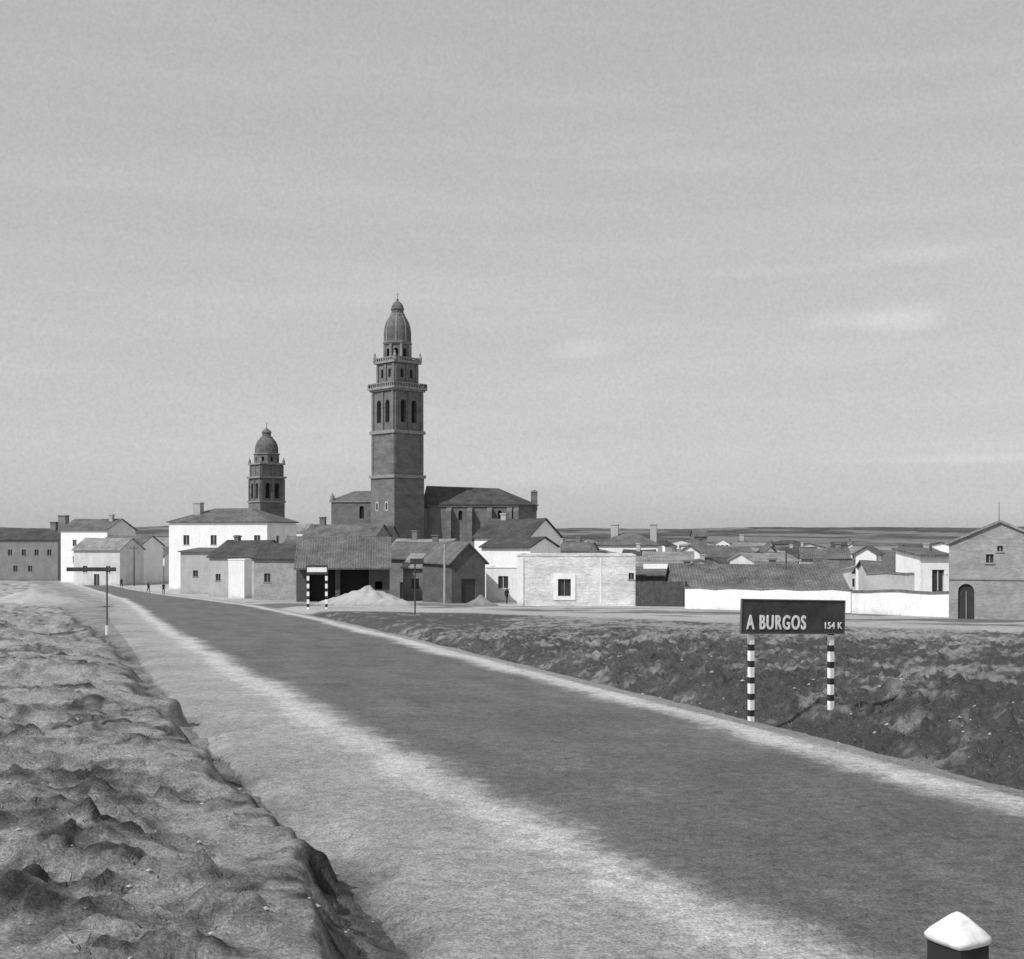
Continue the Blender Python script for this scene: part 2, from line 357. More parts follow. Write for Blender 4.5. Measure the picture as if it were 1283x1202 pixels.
# ---------------------------------------------------------------- houses
RM={'n':('tX','tY'),'d':('tdX','tdY'),'l':('tlX','tlY')}
def house(name,x,y,w,l,rot,hw,roof,hr,wall,rt='n',ops=None,chim=(),side_ops=None,gz=None,ov=.35):
    r=math.radians(rot)
    if gz is None: gz=h1(x,y)-.05
    e=empty(name,(x,y,gz),r)
    W=MB();P=MB(); z0=-1.5; hwid=w/2
    ops=ops or []; side_ops=side_ops or []
    c=lambda L,wid:[(o[0]*wid,o[1],o[2],o[3],o[4] if len(o)>4 else False) for o in L if o[3]<hw-.1]
    W.wall((-hwid,0),(1,0),w,z0,hw,c(ops,w),.16,P)
    W.wall((hwid,0),(0,1),l,z0,hw,c(side_ops,l),.16,P)
    W.wall((hwid,l),(-1,0),w,z0,hw,[],.16,P)
    W.wall((-hwid,l),(0,-1),l,z0,hw,c(side_ops,l),.16,P)
    R=MB(); t=.16; g=.02
    if roof=='gx':
        W.add([(hwid,0,hw),(hwid,l,hw),(hwid,l/2,hw+hr)],[(0,1,2)]); W.add([(-hwid,0,hw),(-hwid,l,hw),(-hwid,l/2,hw+hr)],[(0,2,1)])
        sl=hr/(l/2); a,b=-hwid-ov*.7,hwid+ov*.7
        n=7
        base_pr=[(-ov,hw-ov*sl+g),(l/2,hw+hr+g),(l+ov,hw-ov*sl+g),(l+ov,hw-ov*sl+g+t),(l/2,hw+hr+g+t),(-ov,hw-ov*sl+g+t)]
        vs=[]
        for i in range(n):
            xx=a+(b-a)*i/(n-1); s_=-.10*math.sin(math.pi*i/(n-1))+random.uniform(-.03,.03)
            vs+=[(xx,p[0],p[1]+(s_ if p[0]>0 and p[0]<l else s_*.3)) if j>2 else (xx,p[0],p[1]) for j,p in enumerate(base_pr)]
        fs=[(0,1,4,5),(1,2,3,4)]; k=(n-1)*6; fs+=[(k,k+5,k+4,k+1),(k+1,k+4,k+3,k+2)]
        for i in range(n-1): fs+=[(i*6+j,i*6+j+6,i*6+(j+1)%6+6,i*6+(j+1)%6) for j in range(6)]
        R.add(vs,fs)
    elif roof=='gy':
        W.add([(-hwid,0,hw),(hwid,0,hw),(0,0,hw+hr)],[(0,1,2)]); W.add([(-hwid,l,hw),(hwid,l,hw),(0,l,hw+hr)],[(0,2,1)])
        sl=hr/hwid; a,b=-ov*.7,l+ov*.7
        pr=[(-hwid-ov,hw-ov*sl+g),(0,hw+hr+g),(hwid+ov,hw-ov*sl+g),(hwid+ov,hw-ov*sl+g+t),(0,hw+hr+g+t),(-hwid-ov,hw-ov*sl+g+t)]
        vs=[(p[0],a,p[1]) for p in pr]+[(p[0],b,p[1]) for p in pr]
        R.add(vs,[(0,5,4,1),(1,4,3,2),(6,7,10,11),(7,8,9,10)]+[(i,(i+1)%6,(i+1)%6+6,i+6) for i in range(6)])
    elif roof=='hip':
        a=hwid+ov; y0,y1=-ov,l+ov; zr=hw+hr; m=(y1-y0)/2
        rx=max(a-m*1.0,.2); yc=(y0+y1)/2
        vs=[(-a,y0,hw+g),(a,y0,hw+g),(a,y1,hw+g),(-a,y1,hw+g),(-a,y0,hw+g+t),(a,y0,hw+g+t),(a,y1,hw+g+t),(-a,y1,hw+g+t),(-rx,yc,zr),(rx,yc,zr)]
        R.add(vs,[(0,3,2,1),(0,1,5,4),(1,2,6,5),(2,3,7,6),(3,0,4,7),(4,5,9,8),(5,6,9),(6,7,8,9),(7,4,8)])
    elif roof=='shed':
        for sx in (-hwid,hwid): W.add([(sx,0,hw),(sx,l,hw),(sx,l,hw+hr)],[(0,1,2)])
        W.add([(-hwid,l,hw),(hwid,l,hw),(hwid,l,hw+hr),(-hwid,l,hw+hr)],[(0,1,2,3)])
        sl=hr/l; a=hwid+ov*.7
        vs=[(-a,-ov,hw-ov*sl+g),(a,-ov,hw-ov*sl+g),(a,l+ov,hw+hr+ov*sl+g),(-a,l+ov,hw+hr+ov*sl+g)]
        vs+=[(p[0],p[1],p[2]+t) for p in vs]
        R.add(vs,[(0,3,2,1),(4,5,6,7),(0,1,5,4),(1,2,6,5),(2,3,7,6),(3,0,4,7)])
    else:
        R.box(-hwid-.06,hwid+.06,-.06,.3,hw+.003,hw+.13); R.box(-hwid-.06,hwid+.06,l-.3,l+.06,hw+.003,hw+.13)
        R.box(-hwid+.003,hwid-.003,.3,l-.3,hw-.4,hw-.25)
        R.box(hwid-.3,hwid+.06,.3,l-.3,hw+.003,hw+.13); R.box(-hwid-.06,-hwid+.3,.3,l-.3,hw+.003,hw+.13)
    obj('walls',W,M[wall],e)
    mroof=M[RM[rt][0 if roof in('gx','hip','shed') else 1]] if roof!='flat' else M[wall]
    obj('roof',R,mroof,e)
    if P.f: obj('windows_and_door',P,M['glass'],e)
    S=MB()
    for o in ops:
        if o[3]>=hw-.1: continue
        xc=o[0]*w-hwid
        if o[2]>.5: S.box(xc-o[1]/2-.1,xc+o[1]/2+.1,-.07,-.003,o[2]-.1,o[2]-.003)
        if o[1]<1.3: S.box(xc-.03,xc+.03,.10,.15,o[2]+.01,o[3]-.01-(o[1]/2 if len(o)>4 and o[4] else 0))
    if S.f: obj('sills',S,M['frame' if wall.startswith('w') else 'grey'],e)
    if chim:
        C=MB()
        for (cx,cy,cw,ct) in chim:
            C.box(cx*w-hwid-cw/2,cx*w-hwid+cw/2,cy*l-cw/2,cy*l+cw/2,hw,ct); C.box(cx*w-hwid-cw/2-.1,cx*w-hwid+cw/2+.1,cy*l-cw/2-.1,cy*l+cw/2+.1,ct+.003,ct+.18)
        obj('chimney',C,M['cream' if wall.startswith('w') else 'brick'],e)
    return e
def hs(name,u0,u1,d,ve,vr,l,rot,roof,wall,rt='n',ops=None,chim=(),side_ops=None,**k):
    th=math.radians(rot); uc=(u0+u1)/2; tb=(uc-CU)/F
    w=(u1-u0)*d/F/max(.3,math.cos(th)-tb*math.sin(th)); x=X(uc,d); gz=h1(x,d)-.05
    hw=Z(ve,d)-gz
    dr=d+(l/2*math.cos(th) if roof in('gx','hip') else (l if roof=='shed' else 0))
    hr=Z(vr,dr)-Z(ve,d) if roof!='flat' else 0
    ch=[(a,b,c_,Z(v,d+l*b)-gz) for a,b,c_,v in chim]
    return house(name,x,d,w,l,rot,hw,roof,max(hr,.4) if roof!='flat' else 0,wall,rt,ops,ch,side_ops,gz,**k)
win=lambda x,zb,w=.9,h=1.2:(x,w,zb,zb+h)
door=lambda x,w=1.1,h=2.1:(x,w,0.02,h)

# --- left part of the village
hs('brick_house',-60,72,245,676,664,9,-8,'gx','adobe','d',[win(f,5.2) for f in(.3,.42,.55,.68,.8,.92)]+[win(f,1.9) for f in(.36,.6,.74)],[(.86,.5,1.2,655),(.97,.4,1.6,647)])
hs('white_house',76,134,232,664,651,9,-18,'gx','white','n',[win(.3,7.2),win(.7,7.2),win(.3,4),door(.5)],[(.85,.4,.7,646)],[win(.5,6)])
hs('white_house',92,150,218,689,675,8,-14,'gx','white2','l',[win(.25,2.4),win(.75,2.4),door(.5)])
hs('white_house',122,176,226,684,672,8,-14,'gx','white','n',[win(.25,3.8),win(.7,3.8),door(.6)])
hs('adobe_house',160,206,238,696,686,7,-20,'gx','white','n',[win(.3,1.6),door(.7)])
hs('white_house',180,212,262,684,674,7,-10,'gx','white','l',[win(.5,4.5)])
hs('white_house',211,334,196,655,637,11,-15,'hip','white','n',[win(f,7.4,1.1,1.6) for f in(.18,.46,.70,.9)]+[win(.18,3.8,1.0,1.5),win(.46,3.8,1.0,1.5),door(.30,1.3,2.4)],[(.2,.3,1.3,631)],[win(.35,7.4,1.0,1.5),win(.7,7.4,1.0,1.5)])
hs('adobe_house',226,264,176,692,688,6,-12,'shed','cream','n',[win(.5,2.6,.8,.9)])
hs('stone_house',262,318,162,698,678,9,-22,'gx','cream','d',[door(.62,1.6,2.6),win(.2,2.2,.8,.9)],[(.2,.5,.7,673)])
hs('shed',286,306,152,702,698,2.5,-10,'flat','white')
hs('brick_house',318,374,140,700,682,9,-14,'gx','brickl','d',[win(.3,2.2,.8,1.0)])
def cart_shed():
    d=134; x0,x1=X(372,d),X(488,d); w=x1-x0; xc=(x0+x1)/2; gz=h1(xc,d)-.05
    e=empty('cart_shed',(xc,d,gz),math.radians(6)); hw=Z(705,d)-gz; hr=Z(675,d+4.5)-Z(705,d)
    W=MB(); P=MB()
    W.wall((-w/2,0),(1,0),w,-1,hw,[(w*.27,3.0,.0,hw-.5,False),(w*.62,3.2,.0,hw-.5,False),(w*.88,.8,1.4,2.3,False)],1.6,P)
    W.wall((w/2,0),(0,1),9,-1,hw,[],.2,P); W.wall((w/2,9),(-1,0),w,-1,hw,[],.2,P); W.wall((-w/2,9),(0,-1),9,-1,hw,[],.2,P)
    for sx in(-w/2,w/2): W.add([(sx,0,hw),(sx,9,hw),(sx,4.5,hw+hr)],[(0,1,2)])
    obj('walls',W,M['brickd'],e); obj('openings',P,M['dark'],e)  # dark brick and dark panels carry the shade of the open front
    R=MB(); ov=1.3; sl=hr/4.5; t=.18; pr=[(-ov,hw-ov*sl+.02),(4.5,hw+hr+.02),(9.4,hw-.4*sl+.02),(9.4,hw-.4*sl+.02+t),(4.5,hw+hr+.02+t),(-ov,hw-ov*sl+.02+t)]
    a,b=-w/2-.2,w/2+.2; vs=[(a,)+p for p in pr]+[(b,)+p for p in pr]
    R.add(vs,[(0,1,4,5),(1,2,3,4),(6,11,10,7),(7,10,9,8)]+[(i,i+6,(i+1)%6+6,(i+1)%6) for i in range(6)])
    obj('roof',R,M['tX'],e)
cart_shed()
hs('brick_house',486,556,150,700,680,9,-10,'gx','brick','n',[door(.3,1.2),win(.65,1.9)],[(.7,.5,.7,672)])
hs('brick_house',505,566,139,712,696,7,-4,'shed','brick','l',[door(.6,1.4),win(.25,1.4)])
hs('brick_house',566,608,126,704,682,9,24,'gy','brickd','n',[door(.5,1.6,2.6)])
hs('white_house',603,664,150,686,674,8,-27,'gx','white','d',[win(.75,2.8),door(.35)],[],[win(.5,3.6)])
hs('white_house',594,662,160,673,651,9,-30,'gx','white','d',[win(.3,6.0)],[(.25,.5,.8,645)],[win(.5,6.0)])
hs('white_house',609,648,130,712,709,5,-6,'flat','white','n',[win(.55,1.6,1.1,1.3)])
e=hs('white_building',648,796,114,697,697,9,-3,'flat','block','n',[(.40,1.2,1.0,2.6),(.965,.5,2.6,3.2)],side_ops=[win(.5,2,.8,1)])
fr=MB(); wB=(796-648)*114/F; xc=.40*wB-wB/2
for a in ((-1.05,-.62,.6,3.05),(.62,1.05,.6,3.05),(-.617,.617,2.62,3.05),(-.617,.617,.6,.97)): fr.box(xc+a[0],xc+a[1],-.08,-.004,a[2],a[3])
fr.box(-wB/2-.0,-wB/2+.6,-.09,-.004,-.3,4.6)
fr.box(wB*.70-wB/2,wB*.70-wB/2+.14,-.03,-.004,-.3,4.6)
obj('window_surround',fr,M['white'],e)
def board_fence(name,pts,h,mat,bw=.22):
    e=empty(name,(0,0,0)); mb=MB()
    for (x0,y0),(x1,y1) in zip(pts[:-1],pts[1:]):
        L=math.hypot(x1-x0,y1-y0); n=int(L/bw); dx,dy=(x1-x0)/L,(y1-y0)/L
        for i in range(n):
            a=i*bw; b=a+bw*.93; g=h1(x0+dx*a,y0+dy*a); tp=g+h+random.uniform(-.06,.06); j=random.uniform(0,.02)
            v=[(x0+dx*a-dy*j,y0+dy*a+dx*j),(x0+dx*b-dy*j,y0+dy*b+dx*j)]; nn=(-dy*.04,dx*.04)
            q=[v[0],v[1],(v[1][0]+nn[0],v[1][1]+nn[1]),(v[0][0]+nn[0],v[0][1]+nn[1])]
            mb.add([(p[0],p[1],g-.4) for p in q]+[(p[0],p[1],tp) for p in q],[(0,3,2,1),(4,5,6,7),(0,1,5,4),(1,2,6,5),(2,3,7,6),(3,0,4,7)])
    obj('boards',mb,M[mat],e)
board_fence('wooden_fence',[(X(797,113),113),(X(859,111),111),(X(862,120),120)],2.35,'wood')
hs('brick_house',797,850,124,722,716,5,0,'shed','brickd','n')
hs('barn',846,1060,112,737,708,9,-2,'gx','brick','n',[(.3,1,1,1.8)],[(.1,.5,.6,704),(.62,.5,.6,702)])
def yard_wall(name,pts,h,mat):
    oz=h1(*pts[0])-.1; e=empty(name,(0,0,oz)); mb=MB(); cp=MB()
    for (x0,y0),(x1,y1) in zip(pts[:-1],pts[1:]):
        L=math.hypot(x1-x0,y1-y0); n=max(2,int(L/1.5)); dx,dy=(x1-x0)/L,(y1-y0)/L; nx,ny=-dy*.3,dx*.3
        for i in range(n):
            a=L*i/n;b=L*(i+1)/n
            A=(x0+dx*a,y0+dy*a);B=(x0+dx*b,y0+dy*b); ga=h1(*A)-oz;gb=h1(*B)-oz; wa=.07*math.sin(A[0]*2.1);wb=.07*math.sin(B[0]*2.1)
            mb.add([(A[0],A[1],ga-.6),(B[0],B[1],gb-.6),(B[0]+nx,B[1]+ny,gb-.6),(A[0]+nx,A[1]+ny,ga-.6),(A[0],A[1],ga+h+wa),(B[0],B[1],gb+h+wb),(B[0]+nx,B[1]+ny,gb+h+wb),(A[0]+nx,A[1]+ny,ga+h+wa)],[(4,5,6,7),(0,1,5,4),(2,3,7,6)]+([(3,0,4,7)] if i==0 else [])+([(1,2,6,5)] if i==n-1 else []))
            k=.25; ox,oy=nx*k,ny*k
            cp.add([(A[0]-ox,A[1]-oy,ga+h+wa+.004),(B[0]-ox,B[1]-oy,gb+h+wb+.004),(B[0]+nx+ox,B[1]+ny+oy,gb+h+wb+.004),(A[0]+nx+ox,A[1]+ny+oy,ga+h+wa+.004),(A[0]+nx*.5,A[1]+ny*.5,ga+h+wa+.16),(B[0]+nx*.5,B[1]+ny*.5,gb+h+wb+.16)],[(0,1,5,4),(2,3,4,5),(0,3,2,1),(0,4,3),(1,2,5)])
    obj('masonry',mb,M[mat],e); obj('tile_coping',cp,M['tX'],e)
yard_wall('whitewashed_wall',[(X(858,104),104),(X(1066,92),92)],1.75,'white')
yard_wall('whitewashed_wall',[(X(1067,91),91),(X(1189,82),82)],1.65,'white')
yard_wall('whitewashed_wall',[(X(1085,100),100),(X(1187,97),97)],3.0,'cream')
eR=hs('brick_house',1188,1318,78,682,655,12,-21,'gy','brickl','l',[(.17,1.0,.02,2.35,True),(.40,.45,3.75,4.30),(.50,.34,4.5,4.85),(.80,.45,3.75,4.30)],side_ops=[win(.4,3,.8,1)],ov=.25)
_th=math.radians(-21); wR=(1318-1188)*78/F/(math.cos(_th)-(1253-CU)/F*math.sin(_th))
s=MB(); s.box(-wR/2,wR/2,-.07,-.004,2.62,2.74); obj('string_course',s,M['grey'],eR)
s=MB(); s.ring([(.03,6.3),(.018,7.8)],8,0,3); obj('roof_pole',s,M['metal'],eR)
hs('white_house',1152,1190,97,697,690,6,0,'shed','white','n',[(.62,1.0,1.3,3.4)])
hs('white_house',1072,1098,118,694,686,8,-20,'gy','white','n',[win(.5,2.8)])
hs('adobe_house',1090,1158,112,722,704,8,-6,'gx','white2','n',[win(f,1.8,.8,.9) for f in(.15,.38,.6,.85)])
hs('brick_house',1110,1170,150,704,690,8,10,'gx','white','n',[win(.3,2),win(.7,2)])
hs('white_house',746,824,226,684,667,10,-12,'hip','white','n',[win(f,4.2) for f in(.2,.5,.8)],[(.27,.4,1.4,658),(.9,.4,1.2,658)])
hs('white_house',700,738,210,690,680,8,-15,'gx','cream','n',[win(.5,3)],[(.5,.5,.8,674)])
hs('brick_house',806,868,170,702,692,8,-8,'gx','white','l',[win(.3,1.8),win(.7,1.8)])
hs('white_house',850,878,190,694,684,8,-8,'gy','white','n',[win(.5,2.6)])
hs('brick_house',872,948,205,698,686,9,8,'gx','adobe','n',[win(.4,2)],[(.2,.5,.8,676)])
hs('white_house',922,962,250,686,678,8,-20,'gx','white','n',[win(.5,2.6)],[(.1,.5,.9,671)])
hs('brick_house',946,1000,160,704,694,8,14,'gx','white2','l',[win(.5,2)])
hs('brick_house',1004,1064,175,700,688,8,-12,'gx','cream','n',[win(.5,2)],[(.8,.5,.8,682)])
hs('brick_house',870,886,300,672,664,6,0,'gx','brick','n',[win(.5,6)])
hs('white_house',360,382,236,666,657,7,-10,'gx','white','l',[win(.5,7)])
hs('brick_house',380,470,222,672,658,9,-12,'gx','adobe','n',[win(.3,6),win(.7,6)],[(.15,.5,1,649)])
hs('brick_house',352,440,185,686,673,8,-8,'gx','brick','n',[win(.3,4)])
hs('brick_house',410,486,240,672,660,9,-8,'gx','brick','d',[win(.5,7)])
hs('brick_house',488,560,205,688,676,9,-14,'gx','grey','l',[win(.5,4.5)],[(.3,.5,.9,666)])
hs('brick_house',556,604,190,692,679,9,-14,'gx','adobe','n',[win(.5,4)])
rr=random.Random(5)
for i in range(96):
    if i<82: u=rr.uniform(690,1190); d=rr.uniform(165,440)
    else: u=rr.uniform(330,690); d=rr.uniform(230,290)
    wpx=rr.uniform(5,12)
    x=X(u,d); two=rr.random()<.45 and d>200
    hw=rr.uniform(4.8,6.6) if two else rr.uniform(2.8,4.2)
    rf=rr.choice(['gx','gx','hip','gy','gy','shed'])
    wl=rr.choice(['white','white','white','white2','cream','adobe','brick'])
    w=wpx; l=rr.uniform(5,9)
    ops=[win(f,1.2) for f in (.2,.8)]+([win(f,hw-1.7) for f in (.2,.5,.8)] if two else [])+([door(.5)] if w>6 else [])
    house('white_house' if wl.startswith('w') else ('adobe_house' if wl in('adobe','grey','cream') else 'brick_house'),x,d,w,l,rr.choice([-45,-35,-25,-15,-8,5,12]),hw,rf,rr.uniform(.9,1.5),wl,rr.choice('nnddl'),ops,[(rr.uniform(.1,.9),.45,.7,hw+rr.uniform(1.8,2.5))] if rr.random()<.5 else ())

# ---------------------------------------------------------------- church and towers
def square_tier(W,P,T,s,z0,z1,ops,rev=.8):
    h=s/2
    for (A,D) in (((-h,-h),(1,0)),((h,-h),(0,1)),((h,h),(-1,0)),((-h,h),(0,-1))):
        W.wall(A,D,s,z0,z1,[(o[0]*s,o[1],o[2],o[3],True) for o in ops],rev,P)
def slab(T,s,z0,z1): T.box(-s/2,s/2,-s/2,s/2,z0,z1)
def pilasters(T,s,z0,z1,fr,wd=.5,pr=.18):
    h=s/2
    for f in fr:
        c=(f-.5)*s
        T.box(c-wd/2,c+wd/2,-h-pr,-h-.003,z0,z1); T.box(c-wd/2,c+wd/2,h+.003,h+pr,z0,z1)
        T.box(-h-pr,-h-.003,c-wd/2,c+wd/2,z0,z1); T.box(h+.003,h+pr,c-wd/2,c+wd/2,z0,z1)
def church():
    d=300;k=d/F
    e=empty('church',(0,0,0))
    t=empty('bell_tower',(X(498,d),d,0),math.radians(-46)); t.parent=e
    z=lambda v:Z(v,d); W=MB();P=MB();T=MB(); D=MB(); PL=MB()
    side=lambda hw:hw*k*1.414
    s1=side(33.5)
    square_tier(W,P,T,s1,-8,z(600),[])
    slab(T,s1+.7,z(600)+.01,z(596))
    s2=side(32.5)
    square_tier(W,P,T,s2,z(596)+.01,z(545),[])
    pilasters(PL,s2,z(594),z(546),(.06,.94),.9,.15)
    slab(T,s2+.8,z(545)+.01,z(541))
    s3=side(32)
    square_tier(W,P,T,s3,z(541)+.01,z(492),[(.31,1.7,z(531),z(503)),(.69,1.7,z(531),z(503))],1.0)
    pilasters(PL,s3,z(541)+.02,z(493),(.06,.5,.94),.8,.28)
    slab(T,s3+.9,z(492)+.01,z(490)); slab(T,s3+1.6,z(490)+.01,z(487)); 
    def balus(s,z0,z1,n):
        h=s/2
        for i in range(n+1):
            c=-h+s*i/n; wd=.28 if i not in(0,n) else .55
            for (a,b) in ((c,-h),(c,h),(-h,c),(h,c)): T.box(a-wd/2,a+wd/2,b-wd/2,b+wd/2,z0,z1)
        for sg in(-1,1):
            T.box(-h-.2,h+.2,sg*h-.2,sg*h+.2,z1+.003,z1+.25); T.box(sg*h-.2,sg*h+.2,-h+.21,h-.21,z1+.004,z1+.249)
    balus(s3+1.0,z(487)+.01,z(483),12)
    s4=side(26)
    square_tier(W,P,T,s4,z(487)+.01,z(457),[(.3,.9,z(475),z(464)),(.7,.9,z(475),z(464))],.5)
    pilasters(PL,s4,z(486),z(458),(.07,.5,.93),.7,.25)
    slab(T,s4+1.2,z(457)+.01,z(454)); balus(s4+.8,z(454)+.01,z(451),9)
    for sx in(-1,1):
        for sy in(-1,1):
            c=(s4/2+.35); T.ring([(.45,z(454)),(.45,z(450)),(.5,z(449.5)),(.18,z(446)),(.28,z(445)),(.04,z(442.5))],8,c*sx,c*sy)
    n=8;r=16.3*k; sd=2*r*math.sin(math.pi/8)
    for i in range(8):
        a0=math.pi/8+2*math.pi*i/8; a1=a0+2*math.pi/8
        A=(r*math.cos(a0),r*math.sin(a0));B=(r*math.cos(a1),r*math.sin(a1)); Dv=((B[0]-A[0])/sd,(B[1]-A[1])/sd)
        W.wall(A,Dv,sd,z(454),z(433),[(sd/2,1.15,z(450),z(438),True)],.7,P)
        T.ring([(.3,z(454)),(.3,z(433))],6,A[0]*1.04,A[1]*1.04)
    T.ring([(r*1.08,z(433)+.01),(r*1.18,z(431)),(r*1.18,z(430)),(r*1.0,z(429.9))],8,rot=math.pi/8)
    D.ring([(17*k,z(430)+.02),(16.6*k,z(427)),(16.8*k,z(418)),(15.8*k,z(410)),(13.8*k,z(404)),(11*k,z(399)),(9*k,z(396))],24)
    for i in range(8):
        a=math.pi*2*i/8
        pr=[(17.2,429),(17.2,418),(16.2,410),(14.2,404),(11.4,399),(9.3,396)]
        for (rA,vA),(rB,vB) in zip(pr[:-1],pr[1:]):
            c,s_=math.cos(a),math.sin(a); w=.16
            q=[(rA*k*c-s_*w,rA*k*s_+c*w,z(vA)),(rA*k*c+s_*w,rA*k*s_-c*w,z(vA)),(rB*k*c+s_*w,rB*k*s_-c*w,z(vB)),(rB*k*c-s_*w,rB*k*s_+c*w,z(vB))]
            T.add(q+[(p[0]*.9,p[1]*.9,p[2]) for p in q],[(0,1,2,3),(0,4,5,1),(3,2,6,7),(0,3,7,4),(1,5,6,2)])
    T.ring([(9.2*k,z(396)+.01),(9.6*k,z(394.5)),(9.2*k,z(393.5))],12)
    D.ring([(7.8*k,z(393.4)),(7.6*k,z(388))],8); 
    T.ring([(8.6*k,z(388)+.01),(8.6*k,z(387))],12)
    D.ring([(8*k,z(387)+.01),(7.2*k,z(383.5)),(5*k,z(380)),(2.2*k,z(378)),(1.2*k,z(376.5)),(1.6*k,z(375.5)),(.3*k,z(374))],16)
    T.ring([(.1,z(374.5)),(.07,z(366))],6); T.box(-.6,.6,-.06,.06,z(369.6),z(369))
    WN=MB()
    for sx in(.28,.68):
        c=(sx-.5)*s1; h=s1/2
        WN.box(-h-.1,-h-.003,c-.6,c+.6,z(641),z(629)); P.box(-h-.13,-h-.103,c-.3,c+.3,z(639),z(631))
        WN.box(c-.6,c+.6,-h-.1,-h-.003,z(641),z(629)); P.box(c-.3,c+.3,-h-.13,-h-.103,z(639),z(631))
    obj('window_frames',WN,M['cream'],t)
    obj('tower_walls',W,M['church'],t); obj('belfry_openings',P,M['dark'],t); obj('pilasters',PL,M['church'],t); obj('cornices',T,M['churchtrim'],t); obj('dome',D,M['dome'],t,smooth=False)
    na=empty('nave',(X(530,303),303,0),math.radians(-4)); na.parent=e
    z=lambda v:Z(v,306); kk=306/F
    W=MB();P=MB();T=MB();R=MB()
    L=118*kk; dep=15; ze=z(633); zr=z(608)
    W.wall((0,0),(1,0),L,-8,ze,[(x_,1.0,z(652),z(640),True) for x_ in(9.5,19.5)],.5,P)
    W.wall((L,0),(.6,.8),7,-8,ze,[],.5,P)
    W.wall((L+4.2,5.6),(0,1),5,-8,ze,[],.5,P)
    W.wall((L+4.2,10.6),(-.6,.8),6,-8,ze,[],.5,P); W.wall((0,dep),(0,-1),dep,-8,ze,[],.5,P)
    for x_ in (.6,6.7,12,17,22,L-.4): T.box(x_-.65,x_+.65,-2.0,-.003,-8,z(641)); T.add([(x_-.65,-2,z(641)),(x_+.65,-2,z(641)),(x_+.65,-.01,z(636)),(x_-.65,-.01,z(636))],[(0,1,2,3)]); T.box(x_-.64,x_+.64,-.6,-.004,z(641),z(637))
    T.box(-.1,L+.1,-.35,-.003,ze-.5,ze)
    T.box(L+3.0,L+4.6,4.8,6.4,z(640),z(617)); T.ring([(1.1,z(617)+.01),(.9,z(616)),(.1,z(613.5))],6,L+3.8,5.6)
    a=-.6
    rv=[(-.2,a,ze+.02),(L+.3,a,ze+.02),(L+5,5.2,ze+.02),(L+5,10.8,ze+.02),(L,dep+.6,ze+.02),(-.2,dep+.6,ze+.02),(-.2,7.5,zr),(L-5.5,7.5,z(611.5))]
    R.add(rv,[(0,1,7,6),(1,2,7),(2,3,7),(3,4,7),(4,5,6,7),(5,0,6),(0,5,4,3,2,1)])
    obj('nave_walls',W,M['church'],na);obj('nave_windows',P,M['dark'],na);obj('buttresses',T,M['church'],na);obj('nave_roof',R,M['tdX'],na)
    nb=empty('west_front',(X(415,304),304,0),math.radians(-6)); nb.parent=e
    z=lambda v:Z(v,304); kk=304/F; W=MB();P=MB();R=MB();T=MB(); L=54*kk
    W.wall((0,0),(1,0),L,-8,z(627),[(L*.72,1.2,z(650),z(634),True)],.5,P); W.wall((0,12),(0,-1),12,-8,z(627),[],.5,P)
    R.add([(-.3,-.3,z(627)),(L,-.3,z(627)),(L,12,z(627)),(-.3,12,z(627)),(L*.42,6,z(614.5)),(L,6,z(614.5))],[(0,1,5,4),(2,3,4,5),(3,0,4),(0,3,2,1),(1,2,5)])
    T.box(-.5,L,-.28,-.003,z(629.5),z(627.2)); T.ring([(.6,z(627)+.02),(.6,z(622)),(.1,z(618))],8,.2,.3)
    obj('west_walls',W,M['church'],nb);obj('west_window',P,M['dark'],nb);obj('west_roof',R,M['tX'],nb);obj('west_cornice',T,M['churchtrim'],nb)
church()
